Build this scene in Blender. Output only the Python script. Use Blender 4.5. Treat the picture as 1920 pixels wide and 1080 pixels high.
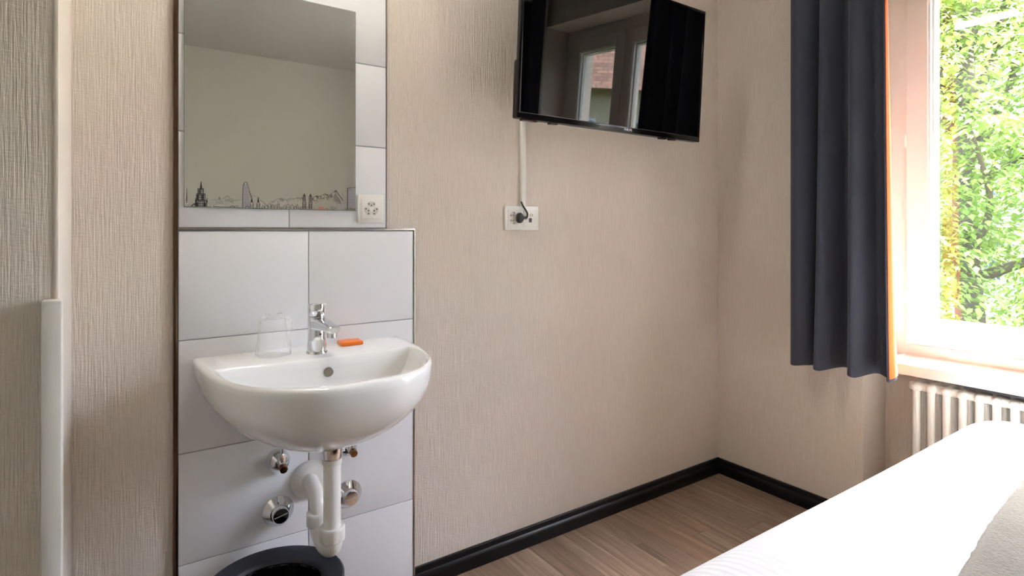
import bpy, bmesh, math, random
from mathutils import Vector, Matrix

# ------------------------------------------------------------------ clear
for o in list(bpy.data.objects):
    bpy.data.objects.remove(o, do_unlink=True)
scene = bpy.context.scene
COL = scene.collection
PI = math.pi

# ------------------------------------------------------------------ camera, sky, sun, exposure
F_PX = 1067.0                       # focal length for a 1920 px wide frame
YAW = math.atan2(0.565, 0.825)      # turned from +Y towards +X
cam_d = bpy.data.cameras.new('camera')
cam_d.sensor_width = 36.0
cam_d.lens = 36.0 * F_PX / 1920.0
cam_d.shift_y = -(540 - 431) / 1920.0
cam_d.clip_start = 0.02
cam_d.clip_end = 300
cam = bpy.data.objects.new('camera', cam_d)
COL.objects.link(cam)
cam.location = (-2.4456, -1.758, 1.2)
cam.rotation_euler = (PI / 2, 0, -YAW)
scene.camera = cam

SUN_DIR = Vector((-1.0, 0.06, -2.2)).normalized()     # direction the light travels
world = bpy.data.worlds.new('sky')
scene.world = world
world.use_nodes = True
wn = world.node_tree.nodes
wl = world.node_tree.links
wn.clear()
wo = wn.new('ShaderNodeOutputWorld')
wb = wn.new('ShaderNodeBackground')
ws = wn.new('ShaderNodeTexSky')
ws.sky_type = 'NISHITA'
ws.sun_disc = False
ws.sun_elevation = math.asin(-SUN_DIR.z)
ws.sun_rotation = math.atan2(-SUN_DIR.x, -SUN_DIR.y)
ws.air_density = 1.0
ws.dust_density = 5.0
wb.inputs['Strength'].default_value = 0.6
wl.new(ws.outputs['Color'], wb.inputs['Color'])
wl.new(wb.outputs['Background'], wo.inputs['Surface'])

sun_d = bpy.data.lights.new('sun_offscreen', 'SUN')
sun_d.energy = 5.0
sun_d.angle = math.radians(0.55)
sun_d.color = (1.0, 0.95, 0.87)
sun = bpy.data.objects.new('sun_offscreen', sun_d)
COL.objects.link(sun)
sun.location = (6, 0, 14)
sun.rotation_euler = (-SUN_DIR).to_track_quat('Z', 'Y').to_euler()

vs = scene.view_settings
vs.view_transform = 'Standard'
vs.look = 'None'
vs.gamma = 1.0
vs.use_curve_mapping = False
vs.exposure = 3.4

# ------------------------------------------------------------------ materials
def srgb(r, g, b):
    def f(c):
        c /= 255.0
        return c / 12.92 if c <= 0.04045 else ((c + 0.055) / 1.055) ** 2.4
    return (f(r), f(g), f(b), 1.0)

class NT:
    def __init__(self, name):
        self.m = bpy.data.materials.new(name)
        self.m.use_nodes = True
        self.t = self.m.node_tree
        self.t.nodes.clear()
        self.out = self.n('ShaderNodeOutputMaterial')
    def n(self, typ, **kw):
        nd = self.t.nodes.new(typ)
        for k, v in kw.items():
            setattr(nd, k, v)
        return nd
    def l(self, a, b):
        self.t.links.new(a, b)
    def val(self, sock, v):
        if isinstance(v, bpy.types.NodeSocket):
            self.l(v, sock)
        else:
            sock.default_value = v
    def math(self, op, a, b=0.0, c=0.0):
        nd = self.n('ShaderNodeMath', operation=op)
        self.val(nd.inputs[0], a)
        self.val(nd.inputs[1], b)
        self.val(nd.inputs[2], c)
        return nd.outputs[0]
    def mix(self, fac, a, b, blend='MIX'):
        nd = self.n('ShaderNodeMix', data_type='RGBA', blend_type=blend)
        self.val(nd.inputs['Factor'], fac)
        self.val(nd.inputs[6], a)
        self.val(nd.inputs[7], b)
        return nd.outputs[2]
    def ramp(self, fac, stops):
        nd = self.n('ShaderNodeValToRGB')
        el = nd.color_ramp.elements
        while len(el) < len(stops):
            el.new(0.5)
        for e, (p, c) in zip(el, stops):
            e.position = p
            e.color = c
        self.l(fac, nd.inputs[0])
        return nd.outputs[0]
    def noise(self, vec, scale, detail=2.0, rough=0.5):
        nd = self.n('ShaderNodeTexNoise')
        nd.inputs['Scale'].default_value = scale
        nd.inputs['Detail'].default_value = detail
        nd.inputs['Roughness'].default_value = rough
        if vec is not None:
            self.l(vec, nd.inputs['Vector'])
        return nd.outputs['Fac']
    def scaled(self, vec, s):
        nd = self.n('ShaderNodeMapping')
        nd.inputs['Scale'].default_value = s
        self.l(vec, nd.inputs['Vector'])
        return nd.outputs[0]
    def pos(self):
        return self.n('ShaderNodeNewGeometry').outputs['Position']
    def obj(self):
        return self.n('ShaderNodeTexCoord').outputs['Object']
    def bump(self, h, strength, dist):
        nd = self.n('ShaderNodeBump')
        nd.inputs['Strength'].default_value = strength
        nd.inputs['Distance'].default_value = dist
        self.l(h, nd.inputs['Height'])
        return nd.outputs[0]
    def bsdf(self, color, rough=0.5, metal=0.0, normal=None, coat=0.0, spec=0.5, **kw):
        p = self.n('ShaderNodeBsdfPrincipled')
        self.val(p.inputs['Base Color'], color)
        self.val(p.inputs['Roughness'], rough)
        p.inputs['Metallic'].default_value = metal
        p.inputs['Specular IOR Level'].default_value = spec
        p.inputs['Coat Weight'].default_value = coat
        p.inputs['Coat Roughness'].default_value = 0.03
        if normal is not None:
            self.l(normal, p.inputs['Normal'])
        for k, v in kw.items():
            self.val(p.inputs[k.replace('_', ' ')], v)
        self.l(p.outputs[0], self.out.inputs[0])
        return p

def plain(name, color, rough=0.5, metal=0.0, coat=0.0, mottled=0.0, spec=0.5, scale=30):
    t = NT(name)
    c = color
    if mottled:
        nz = t.noise(t.pos(), scale, 4)
        d = tuple(x * (1 - mottled) for x in color[:3]) + (1,)
        c = t.mix(nz, color, d)
    t.bsdf(c, rough, metal, None, coat, spec)
    return t.m

def m_wallpaper():
    t = NT('textile_wallpaper')
    g = t.pos()
    sp = t.n('ShaderNodeSeparateXYZ')
    t.l(g, sp.inputs[0])
    u = t.math('ADD', sp.outputs[0], sp.outputs[1])
    cb = t.n('ShaderNodeCombineXYZ')
    t.l(u, cb.inputs[0])
    t.l(sp.outputs[2], cb.inputs[2])
    v = cb.outputs[0]
    ribs = t.noise(t.scaled(v, (235, 1, 10)), 1.0, 2, 0.55)
    weft = t.noise(t.scaled(v, (70, 1, 240)), 1.0, 1, 0.5)
    h = t.math('ADD', ribs, t.math('MULTIPLY', weft, 0.35))
    big = t.noise(v, 2.3, 3)
    c = t.mix(ribs, srgb(214, 202, 191), srgb(238, 229, 220))
    c = t.mix(t.math('MULTIPLY', big, 0.2), c, srgb(206, 186, 166))
    t.bsdf(c, 0.85, 0, t.bump(h, 0.75, 0.004), spec=0.2)
    return t.m

def m_paint(name, col, bump=0.15):
    t = NT(name)
    nz = t.noise(t.pos(), 90, 3)
    t.bsdf(col, 0.6, 0, t.bump(nz, bump, 0.002), spec=0.3)
    return t.m

def m_tile():
    t = NT('glazed_tile')
    nz = t.noise(t.pos(), 6, 2)
    oi = t.n('ShaderNodeObjectInfo').outputs['Random']
    c = t.mix(oi, srgb(229, 230, 233), srgb(236, 237, 239))
    t.bsdf(c, 0.26, 0, t.bump(nz, 0.03, 0.004), spec=0.4)
    return t.m

def m_plank():
    t = NT('grey_oak_plank')
    g = t.pos()
    oi = t.n('ShaderNodeObjectInfo').outputs['Random']
    off = t.n('ShaderNodeCombineXYZ')
    t.l(t.math('MULTIPLY', oi, 37.0), off.inputs[0])
    t.l(t.math('MULTIPLY', oi, 91.0), off.inputs[1])
    ad = t.n('ShaderNodeVectorMath', operation='ADD')
    t.l(g, ad.inputs[0]); t.l(off.outputs[0], ad.inputs[1])
    v = ad.outputs[0]
    warp = t.noise(t.scaled(v, (6, 1.6, 1)), 1.0, 3)
    wv = t.n('ShaderNodeVectorMath', operation='ADD')
    cw = t.n('ShaderNodeCombineXYZ')
    t.l(t.math('MULTIPLY', warp, 0.09), cw.inputs[0])
    t.l(v, wv.inputs[0]); t.l(cw.outputs[0], wv.inputs[1])
    grain = t.noise(t.scaled(wv.outputs[0], (55, 2.2, 1)), 1.0, 5, 0.65)
    fine = t.noise(t.scaled(v, (260, 7, 1)), 1.0, 3, 0.6)
    knots = t.noise(t.scaled(v, (9, 3.5, 1)), 1.0, 2)
    base = t.ramp(grain, [(0.30, srgb(116, 97, 83)), (0.48, srgb(166, 146, 130)), (0.68, srgb(198, 180, 164))])
    tone = t.ramp(oi, [(0.0, srgb(190, 180, 172)), (0.35, srgb(250, 244, 238)), (0.7, srgb(215, 205, 198)), (1.0, srgb(236, 214, 192))])
    c = t.mix(1.0, base, tone, 'MULTIPLY')
    band = t.noise(t.scaled(wv.outputs[0], (17, 1.3, 1)), 1.0, 3, 0.6)
    c = t.mix(t.ramp(band, [(0.42, (0, 0, 0, 1)), (0.62, (0.55, 0.55, 0.55, 1))]), c, srgb(122, 102, 88))
    c = t.mix(t.math('MULTIPLY', fine, 0.3), c, srgb(132, 116, 104))
    kf = t.math('MULTIPLY', t.math('GREATER_THAN', knots, 0.68), 0.35)
    c = t.mix(kf, c, srgb(86, 68, 54))
    t.bsdf(c, 0.42, 0, t.bump(fine, 0.12, 0.002), spec=0.4)
    return t.m

def m_fabric(name, c1, c2, scale=900, bump=0.25, rough=0.9, transl=0.0):
    t = NT(name)
    g = t.pos()
    wv = t.noise(t.scaled(g, (scale, scale, scale * 0.6)), 1.0, 1)
    big = t.noise(t.scaled(g, (5, 5, 1.2)), 1.0, 3)
    c = t.mix(t.math('MULTIPLY_ADD', wv, 0.5, t.math('MULTIPLY', big, 0.4)), c1, c2)
    p = t.bsdf(c, rough, 0, t.bump(wv, bump, 0.0008), spec=0.2)
    p.inputs['Sheen Weight'].default_value = 0.25
    if transl:
        tr = t.n('ShaderNodeBsdfTranslucent')
        t.l(c, tr.inputs['Color'])
        mx = t.n('ShaderNodeMixShader')
        mx.inputs[0].default_value = transl
        t.l(p.outputs[0], mx.inputs[1]); t.l(tr.outputs[0], mx.inputs[2])
        t.l(mx.outputs[0], t.out.inputs[0])
    return t.m

def m_satin_stripe():
    t = NT('satin_stripe_cotton')
    g = t.pos()
    sp = t.n('ShaderNodeSeparateXYZ'); t.l(g, sp.inputs[0])
    s = t.math('SINE', t.math('MULTIPLY', sp.outputs[0], 2 * PI / 0.02))
    st = t.math('MULTIPLY_ADD', s, 0.5, 0.5)
    wr = t.noise(t.scaled(g, (2.2, 3.0, 2)), 1.0, 4, 0.55)
    c = t.mix(st, srgb(222, 223, 228), srgb(232, 233, 238))
    h = t.math('ADD', t.math('MULTIPLY', st, 0.06), wr)
    rg = t.math('MULTIPLY_ADD', st, -0.2, 0.75)
    p = t.bsdf(c, rg, 0, t.bump(h, 0.35, 0.02), spec=0.25)
    p.inputs['Sheen Weight'].default_value = 0.1
    return t.m

def m_fleece():
    t = NT('grey_fleece')
    g = t.pos()
    a = t.noise(g, 160, 4, 0.7)
    b = t.noise(g, 18, 3)
    c = t.mix(t.math('MULTIPLY_ADD', a, 0.55, t.math('MULTIPLY', b, 0.45)), srgb(122, 118, 108), srgb(186, 183, 173))
    p = t.bsdf(c, 0.95, 0, t.bump(a, 0.9, 0.006), spec=0.1)
    p.inputs['Sheen Weight'].default_value = 0.4
    return t.m

def m_leaf(name, c1, c2):
    t = NT(name)
    nz = t.noise(t.pos(), 1.7, 3)
    nf = t.noise(t.pos(), 25, 2)
    c = t.mix(t.math('MULTIPLY_ADD', nz, 0.6, t.math('MULTIPLY', nf, 0.5)), c1, c2)
    d = t.n('ShaderNodeBsdfPrincipled')
    t.l(c, d.inputs['Base Color'])
    d.inputs['Roughness'].default_value = 0.45
    tr = t.n('ShaderNodeBsdfTranslucent')
    t.l(c, tr.inputs['Color'])
    mx = t.n('ShaderNodeMixShader'); mx.inputs[0].default_value = 0.45
    t.l(d.outputs[0], mx.inputs[1]); t.l(tr.outputs[0], mx.inputs[2])
    t.l(mx.outputs[0], t.out.inputs[0])
    return t.m

def m_clear(name, r0, tint=(1, 1, 1, 1), rough=0.0, bump=None, haze=0.0):
    """thin clear sheet: transmits straight through, mirrors by Schlick's law from either side"""
    t = NT(name)
    lw = t.n('ShaderNodeLayerWeight'); lw.inputs['Blend'].default_value = 0.5
    tp = t.n('ShaderNodeBsdfTransparent'); tp.inputs['Color'].default_value = tint
    gl = t.n('ShaderNodeBsdfGlossy'); gl.inputs['Roughness'].default_value = rough
    if bump:
        nz = t.noise(t.pos(), bump[0], 3)
        nb = t.bump(nz, bump[1], 0.01)
        t.l(nb, lw.inputs['Normal']); t.l(nb, gl.inputs['Normal'])
    f = t.math('MULTIPLY_ADD', t.math('POWER', lw.outputs['Facing'], 5.0), 1 - r0, r0)
    mx = t.n('ShaderNodeMixShader')
    t.l(f, mx.inputs[0])
    t.l(tp.outputs[0], mx.inputs[1]); t.l(gl.outputs[0], mx.inputs[2])
    last = mx.outputs[0]
    if haze:
        d1 = t.n('ShaderNodeBsdfDiffuse'); d1.inputs['Color'].default_value = (0.95, 0.95, 0.95, 1)
        d2 = t.n('ShaderNodeBsdfTranslucent'); d2.inputs['Color'].default_value = (0.95, 0.95, 0.95, 1)
        df = t.n('ShaderNodeAddShader')
        t.l(d1.outputs[0], df.inputs[0]); t.l(d2.outputs[0], df.inputs[1])
        m2 = t.n('ShaderNodeMixShader'); m2.inputs[0].default_value = haze
        t.l(last, m2.inputs[1]); t.l(df.outputs[0], m2.inputs[2])
        last = m2.outputs[0]
    t.l(last, t.out.inputs[0])
    return t.m

def m_emit(name, col, strength):
    t = NT(name)
    e = t.n('ShaderNodeEmission')
    e.inputs['Color'].default_value = col
    e.inputs['Strength'].default_value = strength
    t.l(e.outputs[0], t.out.inputs[0])
    return t.m

def m_rooftile():
    t = NT('roof_tiles')
    b = t.n('ShaderNodeTexBrick')
    t.l(t.scaled(t.obj(), (1, 1, 1)), b.inputs['Vector'])
    b.inputs['Scale'].default_value = 1.1
    b.inputs['Color1'].default_value = srgb(104, 74, 60)
    b.inputs['Color2'].default_value = srgb(140, 104, 86)
    b.inputs['Mortar'].default_value = srgb(56, 42, 36)
    t.bsdf(b.outputs['Color'], 0.85)
    return t.m

M = dict(
    wallpaper=m_wallpaper(),
    ceiling=m_paint('ceiling_paint', srgb(226, 224, 220)),
    roompaint=m_paint('room_wall_paint', srgb(232, 231, 223)),
    reveal=m_paint('reveal_paint', srgb(226, 216, 205)),
    tile=m_tile(),
    grout=plain('grout', srgb(168, 170, 174), 0.9, mottled=0.1),
    steel=plain('brushed_steel_trim', srgb(190, 186, 180), 0.25, 1.0),
    steel_dark=plain('bronze_steel_trim', srgb(120, 96, 78), 0.22, 1.0),
    chrome=plain('chrome', srgb(225, 228, 232), 0.05, 1.0),
    ceramic=plain('white_ceramic', srgb(238, 238, 237), 0.06, 0, coat=0.6),
    whiteplastic=plain('white_plastic', srgb(238, 236, 230), 0.32),
    pvc=plain('white_pvc_pipe', srgb(232, 230, 226), 0.3),
    whitelacquer=plain('white_lacquer', srgb(236, 229, 222), 0.35, mottled=0.03),
    guard=plain('white_guard', srgb(215, 212, 204), 0.4),
    radiator=plain('radiator_enamel', srgb(244, 241, 235), 0.35),
    blackgloss=plain('black_skirting', srgb(15, 15, 17), 0.3, spec=0.3),
    blackplastic=plain('black_plastic', srgb(14, 14, 15), 0.35),
    screen=plain('tv_screen', srgb(3, 3, 4), 0.02, spec=0.55),
    mirror=plain('mirror_silver', srgb(236, 238, 236), 0.015, 1.0),
    mirroredge=plain('mirror_edge', srgb(135, 150, 145), 0.2),
    ink=plain('print_ink', srgb(40, 38, 40), 0.7),
    inkgrey=plain('print_grey', srgb(172, 170, 172), 0.7),
    inklight=plain('print_light', srgb(100, 96, 95), 0.7),
    patchorange=plain('patch_orange', srgb(214, 150, 120), 0.7),
    hole=plain('dark_hole', srgb(12, 11, 11), 0.7),
    socketface=plain('socket_face', srgb(214, 208, 200), 0.4),
    soap=plain('orange_wrapper', srgb(255, 128, 14), 0.3, coat=0.3, mottled=0.08, scale=90),
    curtain=m_fabric('slate_curtain', srgb(54, 57, 70), srgb(80, 84, 100)),
    lining=m_fabric('orange_lining', srgb(255, 98, 28), srgb(255, 128, 52), transl=0.1),
    lining_pale=m_fabric('pale_lining', srgb(186, 182, 176), srgb(204, 200, 194)),
    cotton=m_satin_stripe(),
    fleece=m_fleece(),
    woodframe=plain('bed_frame_wood', srgb(70, 58, 50), 0.5, mottled=0.2),
    plank=m_plank(),
    underlay=plain('underlay', srgb(70, 60, 52), 0.9),
    bin=plain('bin_plastic', srgb(44, 46, 56), 0.45, mottled=0.1),
    glass=m_clear('window_glass', 0.042, (0.98, 0.99, 0.985, 1)),
    tumbler=m_clear('clear_tumbler', 0.03, (0.995, 0.998, 0.998, 1), 0.02),
    film=m_clear('crinkled_film', 0.035, (1, 1, 1, 1), 0.16, (70, 0.7), 0.10),
    liner=plain('black_liner', srgb(22, 21, 22), 0.22),
    bark=plain('bark', srgb(112, 98, 88), 0.9, mottled=0.4, scale=14),
    leaf_a=m_leaf('leaf_light', srgb(82, 116, 50), srgb(158, 174, 94)),
    leaf_b=m_leaf('leaf_deep', srgb(64, 100, 56), srgb(128, 150, 90)),
    lawn=plain('lawn', srgb(56, 76, 40), 0.95, mottled=0.4, scale=3),
    facade=plain('cream_render', srgb(205, 186, 148), 0.9, mottled=0.08, scale=2),
    facade_grey=plain('pale_render', srgb(140, 134, 132), 0.9, mottled=0.08, scale=2),
    shutter=plain('dark_pane', srgb(60, 72, 84), 0.15),
    rooft=m_rooftile(),
    lamp=m_emit('lamp_diffuser', (1.0, 0.93, 0.84, 1), 8.0),
    valvecap=plain('valve_cap_reflection', srgb(150, 112, 76), 0.12, 1.0),  # chrome cap with its amber reflection painted into the colour
    jack=plain('dark_jack', srgb(58, 52, 58), 0.4),
    silver=plain('silver_print', srgb(225, 225, 228), 0.35, 0.2),
    gapshade=plain('sill_gap_shade', srgb(52, 52, 56), 0.6),
)

# ------------------------------------------------------------------ mesh helpers
def add_box(bm, x0, x1, y0, y1, z0, z1, bevel=0.0, seg=2):
    r = bmesh.ops.create_cube(bm, size=1.0)
    vs_ = r['verts']
    bmesh.ops.scale(bm, vec=(abs(x1 - x0), abs(y1 - y0), abs(z1 - z0)), verts=vs_)
    bmesh.ops.translate(bm, vec=((x0 + x1) / 2, (y0 + y1) / 2, (z0 + z1) / 2), verts=vs_)
    if bevel > 0:
        es = list({e for v in vs_ for e in v.link_edges})
        bmesh.ops.bevel(bm, geom=es, offset=bevel, segments=seg, affect='EDGES', profile=0.5)

def add_tube(bm, pts, radii, seg=16, caps=True):
    """sweep a circle along a polyline"""
    pts = [Vector(p) for p in pts]
    if not isinstance(radii, (list, tuple)):
        radii = [radii] * len(pts)
    rings = []
    up = None
    for i, p in enumerate(pts):
        if i == 0: d = pts[1] - pts[0]
        elif i == len(pts) - 1: d = pts[-1] - pts[-2]
        else: d = (pts[i + 1] - pts[i]).normalized() + (pts[i] - pts[i - 1]).normalized()
        if d.length < 1e-9: d = Vector((0, 0, 1))
        d.normalize()
        if up is None:
            a = Vector((0, 0, 1)) if abs(d.z) < 0.9 else Vector((1, 0, 0))
            up = (a - d * a.dot(d)).normalized()
        else:
            up = (up - d * up.dot(d)).normalized()
        sd = d.cross(up)
        rings.append([bm.verts.new(p + (up * math.cos(2 * PI * k / seg) + sd * math.sin(2 * PI * k / seg)) * radii[i]) for k in range(seg)])
    for a, b in zip(rings[:-1], rings[1:]):
        for k in range(seg):
            bm.faces.new((a[k], a[(k + 1) % seg], b[(k + 1) % seg], b[k]))
    if caps:
        bm.faces.new(list(reversed(rings[0])))
        bm.faces.new(rings[-1])

def add_lathe(bm, profile, seg=32, origin=(0, 0, 0), axis='Z', closed=False):
    """profile: list of (radius, height)"""
    o = Vector(origin)
    rings = []
    for r, h in profile:
        ring = []
        for k in range(seg):
            a = 2 * PI * k / seg
            c, s = math.cos(a) * r, math.sin(a) * r
            if axis == 'Z': v = Vector((c, s, h))
            elif axis == 'Y': v = Vector((c, -h, s))      # height runs towards -Y
            else: v = Vector((h, c, s))
            ring.append(bm.verts.new(o + v))
        rings.append(ring)
    pairs = list(zip(rings[:-1], rings[1:]))
    if closed: pairs.append((rings[-1], rings[0]))
    for a, b in pairs:
        for k in range(seg):
            bm.faces.new((a[k], a[(k + 1) % seg], b[(k + 1) % seg], b[k]))
    if not closed:
        if profile[0][0] > 1e-6: bm.faces.new(list(reversed(rings[0])))
        if profile[-1][0] > 1e-6: bm.faces.new(rings[-1])

def add_loft(bm, rings, cap_first=False, cap_last=False):
    vr = [[bm.verts.new(p) for p in r] for r in rings]
    n = len(vr[0])
    for a, b in zip(vr[:-1], vr[1:]):
        for k in range(n):
            bm.faces.new((a[k], a[(k + 1) % n], b[(k + 1) % n], b[k]))
    if cap_first: bm.faces.new(list(reversed(vr[0])))
    if cap_last: bm.faces.new(vr[-1])

def add_prism(bm, poly, axis, a0, a1):
    """extrude polygon: axis 'X' -> poly is (y,z); 'Y' -> (x,z); 'Z' -> (x,y)"""
    def mk(p, a):
        if axis == 'X': return (a, p[0], p[1])
        if axis == 'Y': return (p[0], a, p[1])
        return (p[0], p[1], a)
    A = [bm.verts.new(mk(p, a0)) for p in poly]
    B = [bm.verts.new(mk(p, a1)) for p in poly]
    n = len(poly)
    for k in range(n):
        bm.faces.new((A[k], A[(k + 1) % n], B[(k + 1) % n], B[k]))
    bm.faces.new(list(reversed(A)))
    bm.faces.new(B)

def obj(name, bm, mat, parent=None, smooth=None, loc=None):
    bmesh.ops.remove_doubles(bm, verts=bm.verts, dist=1e-6)
    bmesh.ops.recalc_face_normals(bm, faces=bm.faces)
    me = bpy.data.meshes.new(name)
    bm.to_mesh(me)
    bm.free()
    if smooth is not None:
        for p in me.polygons: p.use_smooth = True
        me.set_sharp_from_angle(angle=math.radians(smooth))
    me.materials.append(mat if not isinstance(mat, str) else M[mat])
    o = bpy.data.objects.new(name, me)
    COL.objects.link(o)
    if parent: o.parent = parent
    if loc: o.location = loc
    return o

def BM(): return bmesh.new()

def box(name, dims, mat, parent=None, bevel=0.0, seg=2):
    b = BM(); add_box(b, *dims, bevel=bevel, seg=seg)
    return obj(name, b, mat, parent, 40 if bevel else None)

def tag(o, label, cat, group=None):
    o['label'] = label; o['category'] = cat
    if group: o['group'] = group
    return o

def struct(o, label=None):
    o['kind'] = 'structure'
    if label: o['label'] = label
    return o

def empty(name, loc=(0, 0, 0), rot=(0, 0, 0)):
    o = bpy.data.objects.new(name, None)
    o.empty_display_size = 0.05
    COL.objects.link(o)
    o.location = loc; o.rotation_euler = rot
    return o

def clone(o, name, parent=None, loc=None):
    c = o.copy(); c.name = name
    COL.objects.link(c)
    c.parent = parent
    if loc is not None: c.location = loc
    return c

def catmull(pts, per=6):
    P = [Vector(p) for p in pts]
    P = [P[0] * 2 - P[1]] + P + [P[-1] * 2 - P[-2]]
    out = []
    for i in range(1, len(P) - 2):
        for j in range(per):
            t = j / per
            a, b, c, d = P[i - 1], P[i], P[i + 1], P[i + 2]
            out.append(0.5 * ((2 * b) + (c - a) * t + (2 * a - 5 * b + 4 * c - d) * t * t + (3 * b - a - 3 * c + d) * t ** 3))
    out.append(P[-2].copy())
    return out

# ------------------------------------------------------------------ room shell
XL, YB, ZC = -3.45, -3.50, 2.68           # left wall, back wall, ceiling
NY, WY2 = -0.6726, -1.85                  # window niche in the east wall
TH = 0.45

floor = struct(box('floor', (XL - 0.2, TH, YB - 0.2, 0.2, -0.15, -0.008), 'underlay'), 'greyish brown wood plank floor')
ceiling = struct(box('ceiling', (XL - 0.2, TH, YB - 0.2, 0.2, ZC, ZC + 0.15), 'ceiling'))

# planks run away from the sink wall
random.seed(4)
PW = 0.115
col_i = 0
x = -0.72 + PW * 7
xs = []
k = -24
while True:
    x0 = -0.72 + PW * k
    if x0 > 0.2: break
    xs.append(x0); k += 1
plank_mesh = {}
for x0 in xs:
    a, b_ = max(x0, XL), min(x0 + PW, 0.2)
    if b_ - a < 0.02: continue
    y = 0.0
    kk = round((x0 + 0.72) / PW)
    first = {1: 0.319, 3: 0.41}.get(kk, random.uniform(0.35, 1.15))
    cuts = [0.0, first]
    while cuts[-1] < -YB:
        cuts.append(cuts[-1] + 1.2)
    for c0, c1 in zip(cuts[:-1], cuts[1:]):
        c1 = min(c1, -YB)
        if c1 - c0 < 0.05: continue
        w, l = round(b_ - a, 4), round(c1 - c0, 3)
        key = (w, l)
        if key in plank_mesh:
            o = bpy.data.objects.new('plank', plank_mesh[key]); COL.objects.link(o)
            o.parent = floor
        else:
            bm = BM()
            add_box(bm, -w / 2 + 0.0003, w / 2 - 0.0003, -l / 2 + 0.0003, l / 2 - 0.0003, -0.008, 0.0, bevel=0.0008, seg=1)
            o = obj('plank', bm, 'plank', floor)
            plank_mesh[key] = o.data
        o.location = ((a + b_) / 2, -(c0 + c1) / 2, 0)

bm = BM(); add_box(bm, XL - 0.2, TH, 0.0, 0.2, -0.15, ZC)
wall_north = struct(obj('wall_north', bm, 'wallpaper'), 'beige textile wallpaper wall carrying basin, mirror and television')
wall_east = struct(box('wall_east', (0, TH, NY, 0.0, -0.15, ZC), 'wallpaper'), 'beige textile wallpaper wall behind the dark curtain')
struct(box('wall_parapet', (0.197, TH, WY2, NY, -0.15, 0.70), 'wallpaper'), 'recessed wall behind the radiator')
struct(box('wall_lintel', (0, TH, WY2, NY, 2.42, ZC), 'wallpaper'))
struct(box('wall_jamb', (0, TH, YB - 0.2, WY2, -0.15, ZC), 'wallpaper'))
wall_south = struct(box('wall_south', (XL - 0.2, 0, YB - 0.2, YB, -0.15, ZC), 'roompaint'))
wall_west = struct(box('wall_west', (XL - 0.2, XL, YB, 0, -0.15, ZC), 'roompaint'))
# pier that juts out from the sink wall on the left
PX, PY = -2.552, -0.34
bm = BM()
add_box(bm, XL, PX, PY, 0.0, 0, ZC)
pier = struct(obj('wall_pier', bm, 'wallpaper'), 'wallpapered pier jutting out beside the tiled wash corner')
bm = BM(); add_box(bm, PX - 0.004, PX + 0.004, PY - 0.003, 0.0, 0, ZC, bevel=0.003)
obj('reveal_panel', bm, 'reveal', pier, 40)
# white guard strip on the pier edge
bm = BM(); add_box(bm, -2.5715, -2.5405, PY - 0.045, PY - 0.002, 0, 1.066, bevel=0.003)
struct(obj('trim_1', bm, 'guard', None, 40), 'white upright guard strip on the edge of the wallpapered pier')

# ---- tiled wash corner on the north wall
TX0, TX1 = -2.3237, -1.6475          # lower field
UX1 = -1.741                         # right edge of the upper field
bm = BM()
add_box(bm, TX0, TX1, -0.008, 0.0, 0.0, 1.198)
add_box(bm, TX0, UX1, -0.006, 0.0, 1.198, ZC)
obj('grout_bed', bm, 'grout', wall_north)
def tile(x0, x1, z0, z1, y):
    g = 0.0013
    bm = BM(); add_box(bm, x0 + g, x1 - g, y, -0.004, z0 + g, z1 - g, bevel=0.0012, seg=2)
    obj('tile', bm, 'tile', wall_north, 40)
xm = -1.9859
zr = [0.008, 0.3045, 0.6025, 0.9045, 1.197]
for z0, z1 in zip(zr[:-1], zr[1:]):
    tile(TX0, xm, z0, z1, -0.0105)
    tile(xm, TX1, z0, z1, -0.0105)
zu = [1.206, 1.464, 1.7245, 1.985, 2.245, 2.505, 2.675]
um = -2.041
for z0, z1 in zip(zu[:-1], zu[1:]):
    tile(TX0, um, z0, z1, -0.0085)
    tile(um, UX1, z0, z1, -0.0085)
def trimbar(name, dims, mat):
    bm = BM(); add_box(bm, *dims, bevel=0.002)
    obj(name, bm, mat, wall_north, 40)
trimbar('metal_edge', (TX0 - 0.0115, TX0 - 0.0005, -0.0125, 0, 0, ZC), 'steel_dark')
trimbar('metal_edge', (TX0 - 0.0005, TX1 + 0.007, -0.0125, 0, 1.1985, 1.2055), 'steel')
trimbar('metal_edge', (TX1, TX1 + 0.007, -0.0125, 0, 0, 1.1985), 'steel')
trimbar('metal_edge', (UX1, UX1 + 0.002, -0.009, 0, 1.2055, ZC), 'steel')

# ---- skirting
prof = [(0, 0), (-0.020, 0), (-0.021, 0.012), (-0.020, 0.034), (-0.0165, 0.045), (-0.0115, 0.051), (-0.0105, 0.066), (-0.008, 0.070), (0, 0.070)]
bm = BM(); add_prism(bm, prof, 'X', TX1 + 0.007, 0.0)
struct(obj('baseboard_north', bm, 'blackgloss', None, 35), 'black skirting under the television wall')
bm = BM(); add_prism(bm, prof, 'Y', 0.0, NY)
struct(obj('baseboard_east', bm, 'blackgloss', None, 35), 'short black skirting under the curtain')
bm = BM(); add_prism(bm, [(-p[0] + YB, p[1]) for p in prof], 'X', XL, 0.0)
struct(obj('baseboard_south', bm, 'blackgloss', None, 35))

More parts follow.
